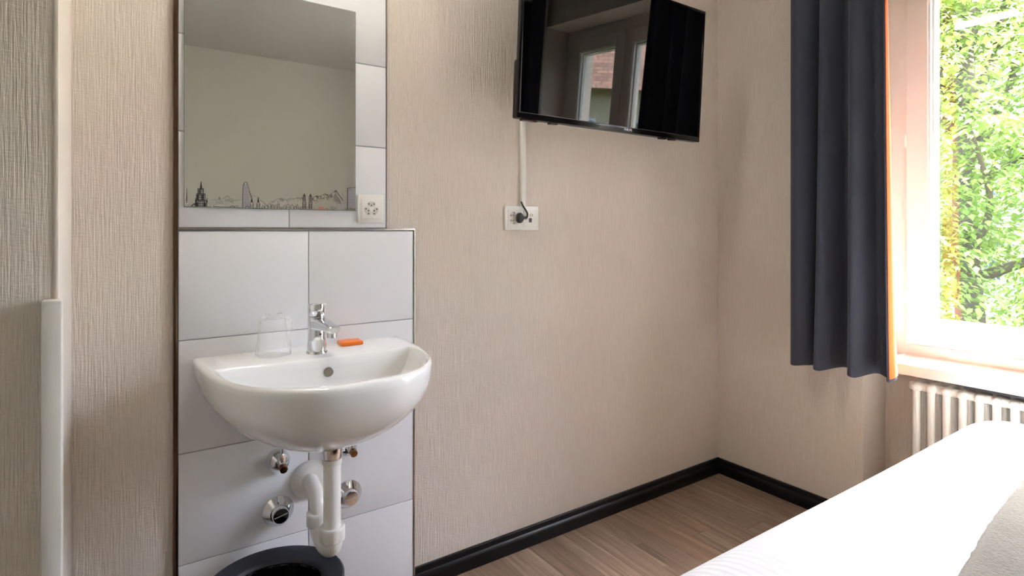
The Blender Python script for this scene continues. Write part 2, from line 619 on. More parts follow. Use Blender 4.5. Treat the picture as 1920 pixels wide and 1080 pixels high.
# ------------------------------------------------------------------ window
win = struct(empty('window_1', (0.2, (NY + WY2) / 2, 0.695)), 'white framed two-sash window above the radiator')
def wpart(name, bm, mat, parent=win, smooth=40):
    o = obj(name, bm, mat, None, smooth)
    off = Vector(win.location)
    o.data.transform(Matrix.Translation(-off))
    o.parent = win
    if parent is not win:
        o.parent = parent
    return o
Z0, Z1 = 0.695, 2.42
FW = 0.0795
bm = BM()
fx0, fx1 = 0.195, 0.268
add_box(bm, fx0, fx1, NY - FW, NY, Z0, Z1, bevel=0.004)
add_box(bm, fx0, fx1, WY2, WY2 + FW, Z0, Z1, bevel=0.004)
add_box(bm, fx0 + 0.001, fx1 - 0.001, WY2 + 0.03, NY - 0.03, Z0 - 0.03, Z0 + 0.042, bevel=0.004)
add_box(bm, fx0 + 0.001, fx1 - 0.001, WY2 + 0.03, NY - 0.03, Z1 - 0.075, Z1 - 0.001, bevel=0.004)
wpart('window_frame', bm, 'whitelacquer')
YM = (NY + WY2) / 2
def sash(y0, y1, hinge_y, handle):
    sx0, sx1 = 0.180, 0.250
    zb, zt = Z0 + 0.046, Z1 - 0.079
    sw = 0.0745
    bm = BM()
    add_box(bm, sx0, sx1, y0, y0 + sw, zb, zt, bevel=0.004)
    add_box(bm, sx0, sx1, y1 - sw, y1, zb, zt, bevel=0.004)
    add_box(bm, sx0 + 0.0005, sx1, y0 + sw - 0.004, y1 - sw + 0.004, zb, zb + 0.088, bevel=0.004)
    add_box(bm, sx0 + 0.0005, sx1, y0 + sw - 0.004, y1 - sw + 0.004, zt - 0.08, zt, bevel=0.004)
    s = wpart('sash', bm, 'whitelacquer')
    # stepped glazing bead around the opening
    gy0, gy1, gz0, gz1 = y0 + sw, y1 - sw, zb + 0.088, zt - 0.08
    bm = BM()
    for (w, xa, xb) in ((0.008, 0.186, 0.250), (0.016, 0.206, 0.250)):
        add_box(bm, xa, xb, gy0, gy0 + w, gz0, gz1)
        add_box(bm, xa, xb, gy1 - w, gy1, gz0, gz1)
        add_box(bm, xa, xb, gy0 + w, gy1 - w, gz0, gz0 + w)
        add_box(bm, xa, xb, gy0 + w, gy1 - w, gz1 - w, gz1)
    wpart('glazing_bead', bm, 'whiteplastic', s, None)
    bm = BM(); add_box(bm, 0.2225, 0.2265, gy0 + 0.01, gy1 - 0.01, gz0 + 0.01, gz1 - 0.01)
    wpart('glass_pane', bm, 'glass', s, None)
    for hz in (0.925, 1.562, 2.2):
        bm = BM()
        add_tube(bm, [(0.182, hinge_y, hz - 0.022), (0.182, hinge_y, hz + 0.022)], 0.0065, 12)
        add_tube(bm, [(0.182, hinge_y, hz - 0.026), (0.182, hinge_y, hz + 0.026)], 0.0045, 12)
        wpart('hinge', bm, 'whiteplastic', s)
    if handle:
        bm = BM()
        add_box(bm, 0.168, 0.181, y0 + 0.02, y0 + 0.05, 1.30, 1.42, bevel=0.004)
        add_tube(bm, [(0.172, y0 + 0.035, 1.38), (0.14, y0 + 0.035, 1.38), (0.135, y0 + 0.035, 1.37), (0.135, y0 + 0.035, 1.25)], 0.009, 12)
        wpart('window_handle', bm, 'whiteplastic', s)
sash(YM - 0.002, NY - FW - 0.004, NY - FW - 0.003, True)
sash(WY2 + FW + 0.004, YM - 0.006, WY2 + FW + 0.003, False)
bm = BM(); add_box(bm, -0.022, 0.198, WY2 + 0.002, NY - 0.002, 0.655, 0.696, bevel=0.004)
wpart('window_sill', bm, 'whitelacquer')
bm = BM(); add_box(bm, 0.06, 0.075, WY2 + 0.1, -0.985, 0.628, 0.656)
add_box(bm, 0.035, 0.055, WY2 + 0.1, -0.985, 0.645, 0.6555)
wpart('gap_shade_strip', bm, 'gapshade')  # dark strips paint the shade in the gap under the sill
bm = BM(); add_box(bm, 0.262, TH + 0.04, WY2, NY, 0.685, 0.705, bevel=0.003)
wpart('outer_ledge', bm, 'steel')

# ------------------------------------------------------------------ radiator
rad = tag(empty('radiator', (0.1, -1.27, 0.0)), 'white column radiator in the niche under the window sill', 'radiator')
def section_bm():
    bm = BM()
    for cx in (-0.045, 0.015, 0.06):
        add_tube(bm, [(cx, 0, 0.12), (cx, 0, 0.60)], 0.0125, 14)
    for z in (0.118, 0.602):
        pts = [(-0.062, 0, z), (-0.058, 0, z), (-0.045, 0, z), (0.06, 0, z), (0.072, 0, z), (0.076, 0, z)]
        add_tube(bm, pts, [0.006, 0.014, 0.0178, 0.0178, 0.014, 0.006], 14)
        add_tube(bm, [(-0.03, -0.0245, z), (-0.03, 0.0245, z)], 0.016, 14)
        add_tube(bm, [(0.045, -0.0245, z), (0.045, 0.0245, z)], 0.016, 14)
    return bm
sec = obj('radiator_section', section_bm(), 'radiator', rad, 50)
NSEC = 18
for i in range(NSEC):
    yy = -0.838 - i * 0.0485 + 1.27
    if i == 0: sec.location = (0, yy, 0)
    else: clone(sec, 'radiator_section', rad, (0, yy, 0))
for yy in (0.355, -0.3):
    bm = BM(); add_tube(bm, [(0.097, yy, 0.47), (0.055, yy, 0.47)], 0.006, 10)
    obj('wall_bracket', bm, 'steel', rad, 40)
for yy in (0.33, -0.3):
    bm = BM(); add_box(bm, -0.05, 0.07, yy - 0.012, yy + 0.012, 0.0, 0.1)
    obj('foot', bm, 'radiator', rad)
bm = BM(); add_tube(bm, [(-0.03, -0.45, 0.118), (-0.03, -0.49, 0.118), (-0.03, -0.49, 0.0)], 0.009, 10)
obj('pipe', bm, 'steel', rad, 50)

# ------------------------------------------------------------------ curtains
def curtain(name, mirror, label, lining_label):
    bot = [(-0.060, -0.452), (-0.095, -0.440), (-0.130, -0.462), (-0.136, -0.500), (-0.118, -0.530), (-0.066, -0.541), (-0.070, -0.553), (-0.128, -0.556), (-0.142, -0.578),
           (-0.118, -0.600), (-0.072, -0.625), (-0.068, -0.655), (-0.098, -0.672), (-0.136, -0.690), (-0.138, -0.712), (-0.100, -0.728), (-0.070, -0.750),
           (-0.060, -0.785), (-0.068, -0.818), (-0.100, -0.828), (-0.126, -0.823), (-0.140, -0.816)]
    top = [(-0.075, -0.452), (-0.100, -0.442), (-0.124, -0.458), (-0.128, -0.495), (-0.110, -0.528), (-0.078, -0.550), (-0.085, -0.566), (-0.122, -0.578), (-0.126, -0.598),
           (-0.100, -0.618), (-0.080, -0.638), (-0.086, -0.660), (-0.112, -0.676), (-0.126, -0.692), (-0.122, -0.712), (-0.098, -0.728), (-0.086, -0.744),
           (-0.082, -0.764), (-0.084, -0.782), (-0.094, -0.792), (-0.102, -0.792), (-0.110, -0.790)]
    amp = lambda L: [(-0.1 + (x + 0.1) * 1.75, y) if i < len(L) - 5 else (x, y) for i, (x, y) in enumerate(L)]
    bot, top = amp(bot), amp(top)
    PER = 6
    zs = [0.645 + (2.58 - 0.645) * (i / 24) for i in range(25)]
    cy = -0.63
    root = empty(name, (-0.1, -0.63 if not mirror else -1.90, 0.645))
    tag(root, label, 'curtain', None)
    def path(z):
        s = (z - 0.645) / (2.58 - 0.645)
        s = min(1.0, s * 1.12) ** 0.75
        pts = []
        for a, b in zip(bot, top):
            p = Vector((a[0] * (1 - s) + b[0] * s, a[1] * (1 - s) + b[1] * s, 0))
            pts.append(p)
        return catmull(pts, PER)
    def normal(P, i):
        d = P[min(i + 1, len(P) - 1)] - P[max(i - 1, 0)]
        d.normalize()
        return Vector((d.y, -d.x, 0))      # towards the room for a path running to -Y
    def sheet(off0, off1, i0, i1, zlow):
        bm = BM()
        F, B = [], []
        for zi, z in enumerate(zs):
            zz = z if zi else zlow
            P = path(z)
            f, b = [], []
            for i in range(i0, min(i1, len(P))):
                nn = normal(P, i)
                dip = 0.004 * math.sin(i * 0.35) if zi == 0 else 0
                for off, lst in ((off0, f), (off1, b)):
                    q = P[i] + nn * off
                    yy = q.y - cy
                    if mirror: yy = -yy
                    lst.append(bm.verts.new((q.x + 0.1, yy, zz + dip - 0.645)))
            F.append(f); B.append(b)
        n = len(F[0])
        for g in (F, B):
            for a, b in zip(g[:-1], g[1:]):
                for i in range(n - 1):
                    bm.faces.new((a[i], a[i + 1], b[i + 1], b[i]))
        for a, b in zip(range(len(zs) - 1), range(1, len(zs))):
            for i in (0, n - 1):
                bm.faces.new((F[a][i], F[b][i], B[b][i], B[a][i]))
        for r in (0, len(zs) - 1):
            for i in range(n - 1):
                bm.faces.new((F[r][i], F[r][i + 1], B[r][i + 1], B[r][i]))
        return bm
    # which side is the room side: path runs towards -Y, room is -X
    sgn = 1.0
    P = path(zs[0]); nn = normal(P, 20)
    obj('fabric', sheet(0.0018, -0.0018, 0, 999, 0.645), 'curtain', root, 60)
    obj('lining', sheet(-0.0026, -0.0042, 0, 101, 0.658), 'lining_pale', root, 60)
    ln = obj('lining_border', sheet(-0.0026, -0.0042, 100, 124, 0.658), 'lining_pale' if mirror else 'lining', root, 60)
    if lining_label: ln['label'] = lining_label
    for i in range(9):
        yy = 0.16 - i * 0.04
        bm = BM(); add_tube(bm, [(-0.0, yy, 2.57 - 0.645), (-0.0, yy, 2.607 - 0.645)], 0.004, 8)
        obj('glider', bm, 'whiteplastic', root)
    return root
curtain('curtain', False, 'dark slate curtain hanging between the television wall and the window', 'bright orange border of the lining')
curtain('curtain', True, 'dark slate curtain at the far jamb of the window over the bed', None)
bm = BM(); add_box(bm, -0.115, -0.085, -2.25, -0.35, 2.605, 2.625, bevel=0.003)
rail = obj('curtain_rail', bm, 'whitelacquer', None, 40)
for yy in (-0.5, -1.27, -2.1):
    bm = BM(); add_box(bm, -0.1, 0.0, yy - 0.01, yy + 0.01, 2.623, 2.632)
    obj('rail_bracket', bm, 'whitelacquer', rail)
tag(rail, 'white curtain rail above the window', 'curtain rail')

# ------------------------------------------------------------------ wash basin
BX = -1.995
YW = -0.0105
def dloop(a, yf, yb, z, n=2.6, N=44, Mb=14, bulge=0.0):
    pts = []
    b = yb - yf
    for i in range(N + 1):
        ph = PI - PI * i / N
        c, s = math.cos(ph), math.sin(ph)
        xx = BX + a * math.copysign(abs(c) ** (2 / n), c)
        yy = yb - b * abs(s) ** (2 / n)
        pts.append(Vector((xx, yy, z)))
    for i in range(1, Mb):
        t = i / Mb
        xx = BX + a - 2 * a * t
        pts.append(Vector((xx, yb - bulge * math.sin(PI * t), z)))
    return pts
basin = tag(empty('wash_basin', (BX, YW, 0.645)), 'white ceramic wash basin mounted on the tiled wall', 'wash basin')
outer = [(0.640, 0.03, -0.285, -0.225), (0.643, 0.07, -0.305, -0.19), (0.650, 0.115, -0.335, -0.14), (0.662, 0.155, -0.365, -0.085), (0.680, 0.195, -0.398, -0.04),
         (0.705, 0.232, -0.434, YW), (0.735, 0.260, -0.466, YW), (0.768, 0.280, -0.491, YW), (0.80, 0.290, -0.505, YW), (0.83, 0.2945, -0.511, YW),
         (0.844, 0.2945, -0.511, YW), (0.850, 0.292, -0.508, YW), (0.853, 0.287, -0.502, YW)]
inner = [(0.8535, 0.262, -0.486, -0.178), (0.8515, 0.2585, -0.482, -0.182), (0.846, 0.255, -0.478, -0.186), (0.825, 0.248, -0.470, -0.192), (0.795, 0.232, -0.455, -0.200),
         (0.768, 0.200, -0.430, -0.213), (0.750, 0.150, -0.392, -0.235), (0.742, 0.085, -0.345, -0.262), (0.739, 0.03, -0.315, -0.285)]
rings = []
for z, a, f, b in outer: rings.append(dloop(a, f, b, z))
for z, a, f, b in inner: rings.append(dloop(a, f, b, z, bulge=0.012 if z > 0.8 else 0.006))
bm = BM()
add_loft(bm, rings, True, True)
bw = obj('basin_bowl', bm, 'ceramic', None, 50)
bw.data.transform(Matrix.Translation(-Vector(basin.location)))
bw.parent = basin
def bpart(name, bm, mat, smooth=40, root=basin, parent=None):
    o = obj(name, bm, mat, None, smooth)
    o.data.transform(Matrix.Translation(-Vector(root.location)))
    o.parent = parent or root
    return o
bm = BM(); add_lathe(bm, [(0.0125, 0.004), (0.0125, -0.004), (0.009, -0.004), (0.009, -0.001), (0.0, -0.001)], 24, (0, 0, 0), 'Y')
bmesh.ops.rotate(bm, verts=bm.verts, cent=(0, 0, 0), matrix=Matrix.Rotation(math.radians(14), 3, 'X'))
bmesh.ops.translate(bm, verts=bm.verts, vec=(-1.985, -0.2055, 0.815))
bpart('overflow_ring', bm, plain('overflow_metal', srgb(140, 134, 124), 0.35, 0.7))
bm = BM(); add_lathe(bm, [(0.0, 0.741), (0.02, 0.742), (0.024, 0.741), (0.024, 0.737), (0.0, 0.737)], 24, (BX, -0.30, 0))
bpart('drain_plug', bm, 'chrome')

# tap ----------------------------------------------------------------
tap = tag(empty('basin_tap', (-1.992, -0.118, 0.8525), (0, 0, math.radians(9))), 'chrome single lever mixer tap on the basin deck', 'tap')
bm = BM()
add_lathe(bm, [(0.029, -0.002), (0.029, 0.004), (0.0275, 0.0065), (0.0, 0.0065)], 40)
obj('base_ring', bm, 'chrome', tap, 40)
bm = BM()
rg = []
for h, r, sy in ((0.0065, 0.0262, 1), (0.04, 0.0250, 1), (0.075, 0.0245, 1.0), (0.100, 0.0245, 1.0), (0.104, 0.0240, 1.0)):
    rg.append([Vector((r * math.cos(2 * PI * k / 40), r * sy * math.sin(2 * PI * k / 40), h)) for k in range(40)])
add_loft(bm, rg, True, True)
# spout: tapering bar running forward and a little down
sp_r = []
for (y, zc, w, hh) in ((-0.005, 0.082, 0.0225, 0.020), (-0.03, 0.084, 0.0215, 0.0165), (-0.06, 0.083, 0.020, 0.0125), (-0.09, 0.0805, 0.0188, 0.0105), (-0.108, 0.078, 0.0175, 0.0098), (-0.113, 0.0775, 0.0135, 0.0075)):
    ring = []
    for k in range(28):
        a = 2 * PI * k / 28
        c, s = math.cos(a), math.sin(a)
        ring.append(Vector((w * math.copysign(abs(c) ** 0.55, c), y, zc + hh * math.copysign(abs(s) ** 0.55, s))))
    sp_r.append(ring)
add_loft(bm, sp_r, True, True)
obj('tap_body', bm, 'chrome', tap, 45)
bm = BM(); add_lathe(bm, [(0.0125, 0.056), (0.0135, 0.057), (0.0135, 0.071), (0.0, 0.071)], 28, (0, -0.094, 0))
obj('aerator', bm, 'chrome', tap, 40)
bm = BM()
add_lathe(bm, [(0.0232, 0.1055), (0.0246, 0.107), (0.0246, 0.134), (0.0235, 0.138), (0.0, 0.1395)], 40)
lv = []
for (y, z, w, hh) in ((0.0, 0.1385, 0.0215, 0.003), (-0.02, 0.1395, 0.020, 0.003), (-0.036, 0.1415, 0.0165, 0.0026), (-0.048, 0.1435, 0.012, 0.0022), (-0.052, 0.144, 0.007, 0.0015)):
    ring = []
    for k in range(20):
        a = 2 * PI * k / 20
        c, s = math.cos(a), math.sin(a)
        ring.append(Vector((w * math.copysign(abs(c) ** 0.6, c), y, z + hh * s)))
    lv.append(ring)
add_loft(bm, lv, True, True)
obj('lever', bm, 'chrome', tap, 45)
bm = BM(); add_lathe(bm, [(0.0028, 0.0), (0.0028, 0.0015), (0.0, 0.0018)], 14, (0, -0.0236, 0.056), 'Y')
obj('indicator_dot', bm, 'hole', tap)

# wrapped tumbler ---------------------------------------------------
cup = tag(empty('wrapped_tumbler', (-2.100, -0.082, 0.8535)), 'clear upside-down tumbler in crinkled plastic film on the basin deck', 'tumbler')
bm = BM()
add_lathe(bm, [(0.0405, 0.0), (0.0415, 0.002), (0.036, 0.055), (0.0315, 0.098), (0.030, 0.1005), (0.0, 0.1005)], 40)
obj('tumbler', bm, 'tumbler', cup, 50)
bm = BM()
random.seed(9)
rg = []
for j, (h, r) in enumerate(((0.0, 0.0445), (0.012, 0.0455), (0.03, 0.0425), (0.05, 0.0405), (0.07, 0.0385), (0.09, 0.0365), (0.103, 0.034), (0.109, 0.022))):
    ring = []
    for k in range(56):
        a = 2 * PI * k / 56
        w = 1 + 0.035 * math.sin(7 * a + j * 0.8) + 0.03 * math.sin(13 * a - j * 1.3) + random.uniform(-0.018, 0.018)
        ex = max(0, math.cos(a + 0.4)) ** 6 * (0.012 if h > 0.05 else 0.002)
        ring.append(Vector(((r * w + ex) * math.cos(a), (r * w + ex) * math.sin(a), h + (0.006 * math.sin(3 * a) if h > 0.1 else 0))))
    rg.append(ring)
add_loft(bm, rg, False, True)
obj('film_wrap', bm, 'film', cup, 30)

# soap ---------------------------------------------------------------
bm = BM(); add_box(bm, -0.033, 0.033, -0.029, 0.029, 0, 0.0115, bevel=0.0035, seg=3)
soap = obj('soap_packet', bm, 'soap', None, 40)
soap.location = (-1.875, -0.055, 0.8535); soap.rotation_euler = (0, 0, math.radians(-4))
tag(soap, 'small orange wrapped soap on the basin deck beside the tap', 'soap')
bm = BM(); add_box(bm, -0.026, 0.026, -0.0008, 0.0008, 0.0112, 0.0122)
obj('wrapper_seam', bm, 'soap', soap)

# drain trap --------------------------------------------------------
PYF, PYR = -0.262, -0.137
PXC = -1.992
trap = tag(empty('drain_trap', (PXC, PYR, 0.34)), 'white plastic drain pipe with U-bend under the basin', 'drain pipe')
def tp(name, bm, mat, smooth=45): return bpart(name, bm, mat, smooth, trap)
bm = BM(); add_lathe(bm, [(0.0255, 0.604), (0.0268, 0.606), (0.0268, 0.638), (0.029, 0.639), (0.029, 0.643), (0.0, 0.643)], 36, (PXC, PYF, 0))
tp('chrome_collar', bm, 'chrome')
bm = BM()
add_tube(bm, [(PXC, PYF, 0.605), (PXC, PYF, 0.40)], 0.0222, 32)
add_lathe(bm, [(0.0235, 0.588), (0.0248, 0.590), (0.0248, 0.603), (0.0, 0.603)], 32, (PXC, PYF, 0))
tp('down_pipe', bm, 'pvc')
def nut(bm, x, y, z0, z1, r):
    ring = lambda z, rr, hexy: [Vector((x + (rr * (1 + (0.045 * abs(math.cos(4 * a)) if hexy else 0))) * math.cos(a), y + (rr * (1 + (0.045 * abs(math.cos(4 * a)) if hexy else 0))) * math.sin(a), z)) for a in [2 * PI * k / 48 for k in range(48)]]
    add_loft(bm, [ring(z0, r * 0.93, False), ring(z0 + 0.003, r, True), ring(z1 - 0.006, r, True), ring(z1 - 0.003, r * 1.03, False), ring(z1, r * 0.97, False)], True, True)
bm = BM(); nut(bm, PXC, PYF, 0.388, 0.425, 0.0315); tp('union_nut', bm, 'pvc')
bm = BM(); nut(bm, PXC, PYR, 0.375, 0.412, 0.0315); tp('union_nut', bm, 'pvc')
bm = BM()
ym, rr = (PYF + PYR) / 2, (PYF - PYR) / -2
pts = [(PXC, PYF, 0.392)] + [(PXC, ym - rr * math.cos(PI * i / 14), 0.385 - 0.9 * rr * math.sin(PI * i / 14) * 0.55) for i in range(15)] + [(PXC, PYR, 0.392)]
rad_ = [0.0262] * 2 + [0.0262 + 0.0 * i for i in range(13)] + [0.0262] * 2
add_tube(bm, pts, rad_, 28)
tp('u_bend', bm, 'pvc')
bm = BM()
pts = [(PXC, PYR, 0.40)] + [(PXC, PYR, 0.405)] + [(PXC, PYR + 0.065 * (1 - math.cos(PI / 2 * i / 10)), 0.405 + 0.055 * math.sin(PI / 2 * i / 10)) for i in range(11)] + [(-1.985, -0.0, 0.458)]
add_tube(bm, pts, 0.0222, 28)
tp('waste_elbow', bm, 'pvc')
bm = BM(); add_lathe(bm, [(0.056, 0.0), (0.056, 0.004), (0.050, 0.014), (0.040, 0.021), (0.026, 0.024), (0.0, 0.024)], 44, (-1.983, -0.0105, 0.455), 'Y')
tp('wall_flange', bm, 'pvc')

# valves ------------------------------------------------------------
def valve_up(x, z, label):
    r = tag(empty('angle_valve', (x, -0.0105, z)), label, 'valve')
    bm = BM(); add_lathe(bm, [(0.034, 0.0), (0.034, 0.004), (0.031, 0.014), (0.024, 0.026), (0.015, 0.034), (0.0, 0.034)], 36, (0, 0, 0), 'Y')
    obj('rosette', bm, 'chrome', r, 40)
    bm = BM()
    add_tube(bm, [(0, -0.03, 0.0), (0, -0.062, 0.0)], 0.0105, 20)
    add_tube(bm, [(0, -0.05, 0.0), (0, -0.05, 0.028)], 0.0085, 18)
    add_tube(bm, [(0, -0.05, 0.018), (0, -0.05, 0.032)], 0.0105, 8)
    add_tube(bm, [(0, -0.05, 0.03), (0.0, -0.05, 0.09), (0.0, -0.052, 0.136)], 0.0048, 14)
    obj('valve_body', bm, 'chrome', r, 40)
    bm = BM(); add_tube(bm, [(0, -0.06, -0.001), (0.0, -0.074, -0.004)], [0.012, 0.011], 8)
    obj('valve_cap', bm, 'valvecap', r, 30)
valve_up(-2.0725, 0.532, 'chrome angle valve on the tile at the pier side of the drain pipe')
valve_up(-1.872, 0.532, 'chrome angle valve on the tile at the television side of the drain pipe')
def stop_knob(x, z, label):
    r = tag(empty('stop_valve', (x, -0.0105, z)), label, 'valve')
    bm = BM(); add_lathe(bm, [(0.0435, 0.0), (0.0435, 0.004), (0.041, 0.007), (0.029, 0.020), (0.026, 0.023), (0.0, 0.0235)], 40, (0, 0, 0), 'Y')
    obj('rosette', bm, 'chrome', r, 30)
    bm = BM(); add_lathe(bm, [(0.0235, 0.022), (0.0235, 0.036), (0.021, 0.040), (0.0, 0.041)], 32, (0, 0, 0), 'Y')
    k = obj('knob', bm, 'chrome', r, 35)
    bm = BM(); add_box(bm, -0.019, 0.019, -0.0425, -0.039, -0.0018, 0.0018, bevel=0.001)
    bmesh.ops.rotate(bm, verts=bm.verts, cent=(0, 0, 0), matrix=Matrix.Rotation(math.radians(-12), 3, 'Y'))
    obj('grip_bar', bm, 'chrome', k, 35)
stop_knob(-2.0725, 0.385, 'round chrome stop valve low on the tile at the pier side of the drain pipe')
stop_knob(-1.868, 0.380, 'round chrome stop valve low on the tile at the television side of the drain pipe')

# ------------------------------------------------------------------ mirror with printed skyline
MX0, MX1, MZ0, MZ1 = -2.3105, -1.8435, 1.2595, 1.8815
mir = tag(empty('wall_mirror', (MX0, -0.0095, MZ0)), 'frameless wall mirror with printed city skyline above the basin', 'mirror')
bm = BM(); add_box(bm, 0, MX1 - MX0, -0.0045, 0.0005, 0, MZ1 - MZ0)
obj('glass_edge', bm, 'mirroredge', mir)
bm = BM(); add_box(bm, 0.0012, MX1 - MX0 - 0.0012, -0.0050, -0.0043, 0.0012, MZ1 - MZ0 - 0.0012)
obj('mirror_face', bm, 'mirror', mir)
PRY = -0.0053
class Pen:
    def __init__(self, lay): self.bm = BM(); self.k = 0; self.lay = lay
    def quad(self, pts):
        self.k += 1
        y = PRY - 0.0003 * self.lay - 0.00003 * (self.k % 7)
        vs_ = [self.bm.verts.new((p[0] / 1000, y, p[1] / 1000)) for p in pts]
        self.bm.faces.new(vs_)
    def line(self, pts, w=0.9):
        for a, b in zip(pts[:-1], pts[1:]):
            d = Vector((b[0] - a[0], b[1] - a[1]))
            if d.length < 1e-6: continue
            n = Vector((-d.y, d.x)).normalized() * w / 2
            e = d.normalized() * w * 0.3
            self.quad([(a[0] - e.x + n.x, a[1] - e.y + n.y), (b[0] + e.x + n.x, b[1] + e.y + n.y), (b[0] + e.x - n.x, b[1] + e.y - n.y), (a[0] - e.x - n.x, a[1] - e.y - n.y)])
    def done(self, name, mat):
        bm = self.bm
        me = bpy.data.meshes.new(name); bm.to_mesh(me); bm.free()
        me.materials.append(M[mat])
        o = bpy.data.objects.new(name, me); COL.objects.link(o); o.parent = mir; o['kind'] = 'stuff'
        return o
random.seed(21)
dk, gr, lt, og = Pen(3), Pen(0), Pen(2), Pen(1)
# small church at the left edge
dk.line([(6, 12), (6.8, 52), (7.6, 12)], 0.9)
gr.line([(2, 4), (2, 18), (6, 26), (11, 18), (11, 4)], 1.2)
for v in (6, 10, 14, 18): gr.line([(2, v), (14, v - 1)], 1.0)
dk.line([(1, 3), (16, 3)], 1.4)
# cathedral tower
dk.line([(38.5, 52), (40.5, 71), (42.5, 52)], 1.3)
dk.quad([(37.5, 50), (43.5, 50), (40.8, 70), (40.2, 70)])
for u0, u1, v0, v1 in ((33, 46, 36, 52), (30, 50, 18, 38), (27, 54, 4, 20)):
    dk.line([(u0, v0), (u0, v1), (u1, v1), (u1, v0)], 1.6)
    n = int((u1 - u0) / 3.2)
    for i in range(1, n):
        uu = u0 + (u1 - u0) * i / n
        dk.line([(uu, v0), (uu + random.uniform(-.5, .5), v1 - random.uniform(0, 4))], random.uniform(0.8, 1.7))
    for i in range(3):
        vv = v0 + (v1 - v0) * (i + 0.5) / 3
        dk.line([(u0, vv), (u1, vv)], random.uniform(0.7, 1.3))
for uu in (27, 54): dk.line([(uu, 14), (uu + 0.8, 27), (uu + 1.6, 14)], 1.1)
dk.line([(18, 4), (24, 11), (28, 6)], 2.4)
dk.quad([(35, 38), (38, 38), (38, 50), (35, 50)]); dk.quad([(31, 20), (35, 20), (35, 34), (31, 34)]); dk.quad([(42, 20), (46, 20), (46, 36), (42, 36)]); dk.quad([(28, 4), (33, 4), (33, 15), (28, 15)]); dk.quad([(46, 4), (52, 4), (52, 14), (46, 14)])
gr.line([(54, 4), (54, 14), (62, 14), (62, 4)], 1.1)
dk.line([(15, 3), (64, 3)], 1.3)
# domed hall
gr.line([(72, 4), (72, 9), (77, 10), (78, 20), (82, 24), (85, 28), (88, 24), (92, 20), (93, 10), (98, 9), (98, 4)], 1.1)
dk.line([(84.5, 24), (85, 31), (85.5, 24)], 1.0)
for uu in range(80, 93, 3): gr.line([(uu, 11), (uu, 19)], 1.0)
dk.line([(70, 4), (104, 3.5)], 1.2)
# far hills
lt.line([(64, 20), (72, 23), (78, 22)], 0.6)
lt.line([(92, 26), (98, 29), (104, 35), (107, 33), (112, 28), (118, 24), (122, 21), (128, 22), (138, 25)], 0.9)
for i in range(9): lt.line([(98 + i * 2.4, 27 - abs(i - 3) * 1.2), (100 + i * 2.4, 20 - abs(i - 3))], 0.6)
# curved tower
gr.quad([(143, 4), (166, 4), (163, 30), (159, 56), (155, 72), (148, 72), (144, 62), (143.2, 30)])
dk.line([(143, 4), (143.2, 36), (144.5, 62), (147, 72), (150, 75), (154, 74), (156, 68), (160, 52), (166, 32)], 1.2)
for v in range(8, 70, 4): lt.line([(143.5, v), (163 - v * 0.12, v)], 0.7)
lt.line([(166, 32), (168, 36), (177, 36)], 0.6)
# twin turrets
for uu, hh in ((167, 31), (184, 33)):
    dk.line([(uu - 4, 3), (uu - 4, 15), (uu - 1.5, 19), (uu, hh), (uu + 1.5, 19), (uu + 4, 15), (uu + 4, 3)], 1.0)
    dk.line([(uu - 4, 11), (uu + 4, 11)], 0.9); dk.line([(uu - 3, 6), (uu + 3, 7)], 0.9)
    dk.line([(uu, 19), (uu, hh)], 1.5)
for u0 in (112, 122, 150): dk.line([(u0, 3), (u0 + 3, 7), (u0 + 8, 7), (u0 + 10, 3)], 1.1)
dk.line([(104, 3), (195, 1.5)], 1.1)
lt.line([(189, 24), (196, 21), (204, 12), (212, 8)], 0.9)
# rows of roofs
u = 194
while u < 300:
    w = random.uniform(4, 9); h = random.uniform(4, 13)
    lt.line([(u, 2), (u, h), (u + w / 2, h + random.uniform(2, 6)), (u + w, h), (u + w, 2)], 0.8)
    for j in range(2): lt.line([(u + 1, h * (0.3 + 0.3 * j)), (u + w - 1, h * (0.3 + 0.3 * j))], 0.6)
    u += w + random.uniform(0, 3)
for uu, hh in ((220, 24), (238, 26)):
    gr.line([(uu - 3, 3), (uu - 3, 15), (uu, hh), (uu + 3, 15), (uu + 3, 3)], 1.1)
    for v in (5, 9, 13): gr.line([(uu - 3, v), (uu + 3, v)], 0.8)
def ridge(pts, pen, w=0.9, hatch=3):
    pen.line(pts, w)
    for a, b in zip(pts[:-1], pts[1:]):
        for i in range(hatch):
            t = random.random()
            p = (a[0] + (b[0] - a[0]) * t, a[1] + (b[1] - a[1]) * t)
            l = random.uniform(2, 9)
            pen.line([p, (p[0] + l * 0.55, p[1] - l)], 0.6)
ridge([(222, 22), (232, 28), (244, 32), (252, 30), (262, 28), (270, 33), (282, 32), (292, 36), (300, 34), (308, 38)], lt, 0.9, 2)
# twin minster towers
for uu in (311, 329):
    dk.line([(uu - 4.5, 3), (uu - 4.5, 22), (uu - 3.5, 24), (uu - 3.5, 38), (uu - 2, 42), (uu, 48), (uu + 2, 42), (uu + 3.5, 38), (uu + 3.5, 24), (uu + 4.5, 22), (uu + 4.5, 3)], 1.0)
    for v in (9, 15, 22, 29, 35, 40): dk.line([(uu - 4, v), (uu + 4, v)], random.uniform(0.7, 1.3))
    dk.line([(uu, 24), (uu, 44)], 1.4); dk.line([(uu - 2, 3), (uu - 2, 20)], 0.7); dk.line([(uu + 2, 3), (uu + 2, 20)], 0.7)
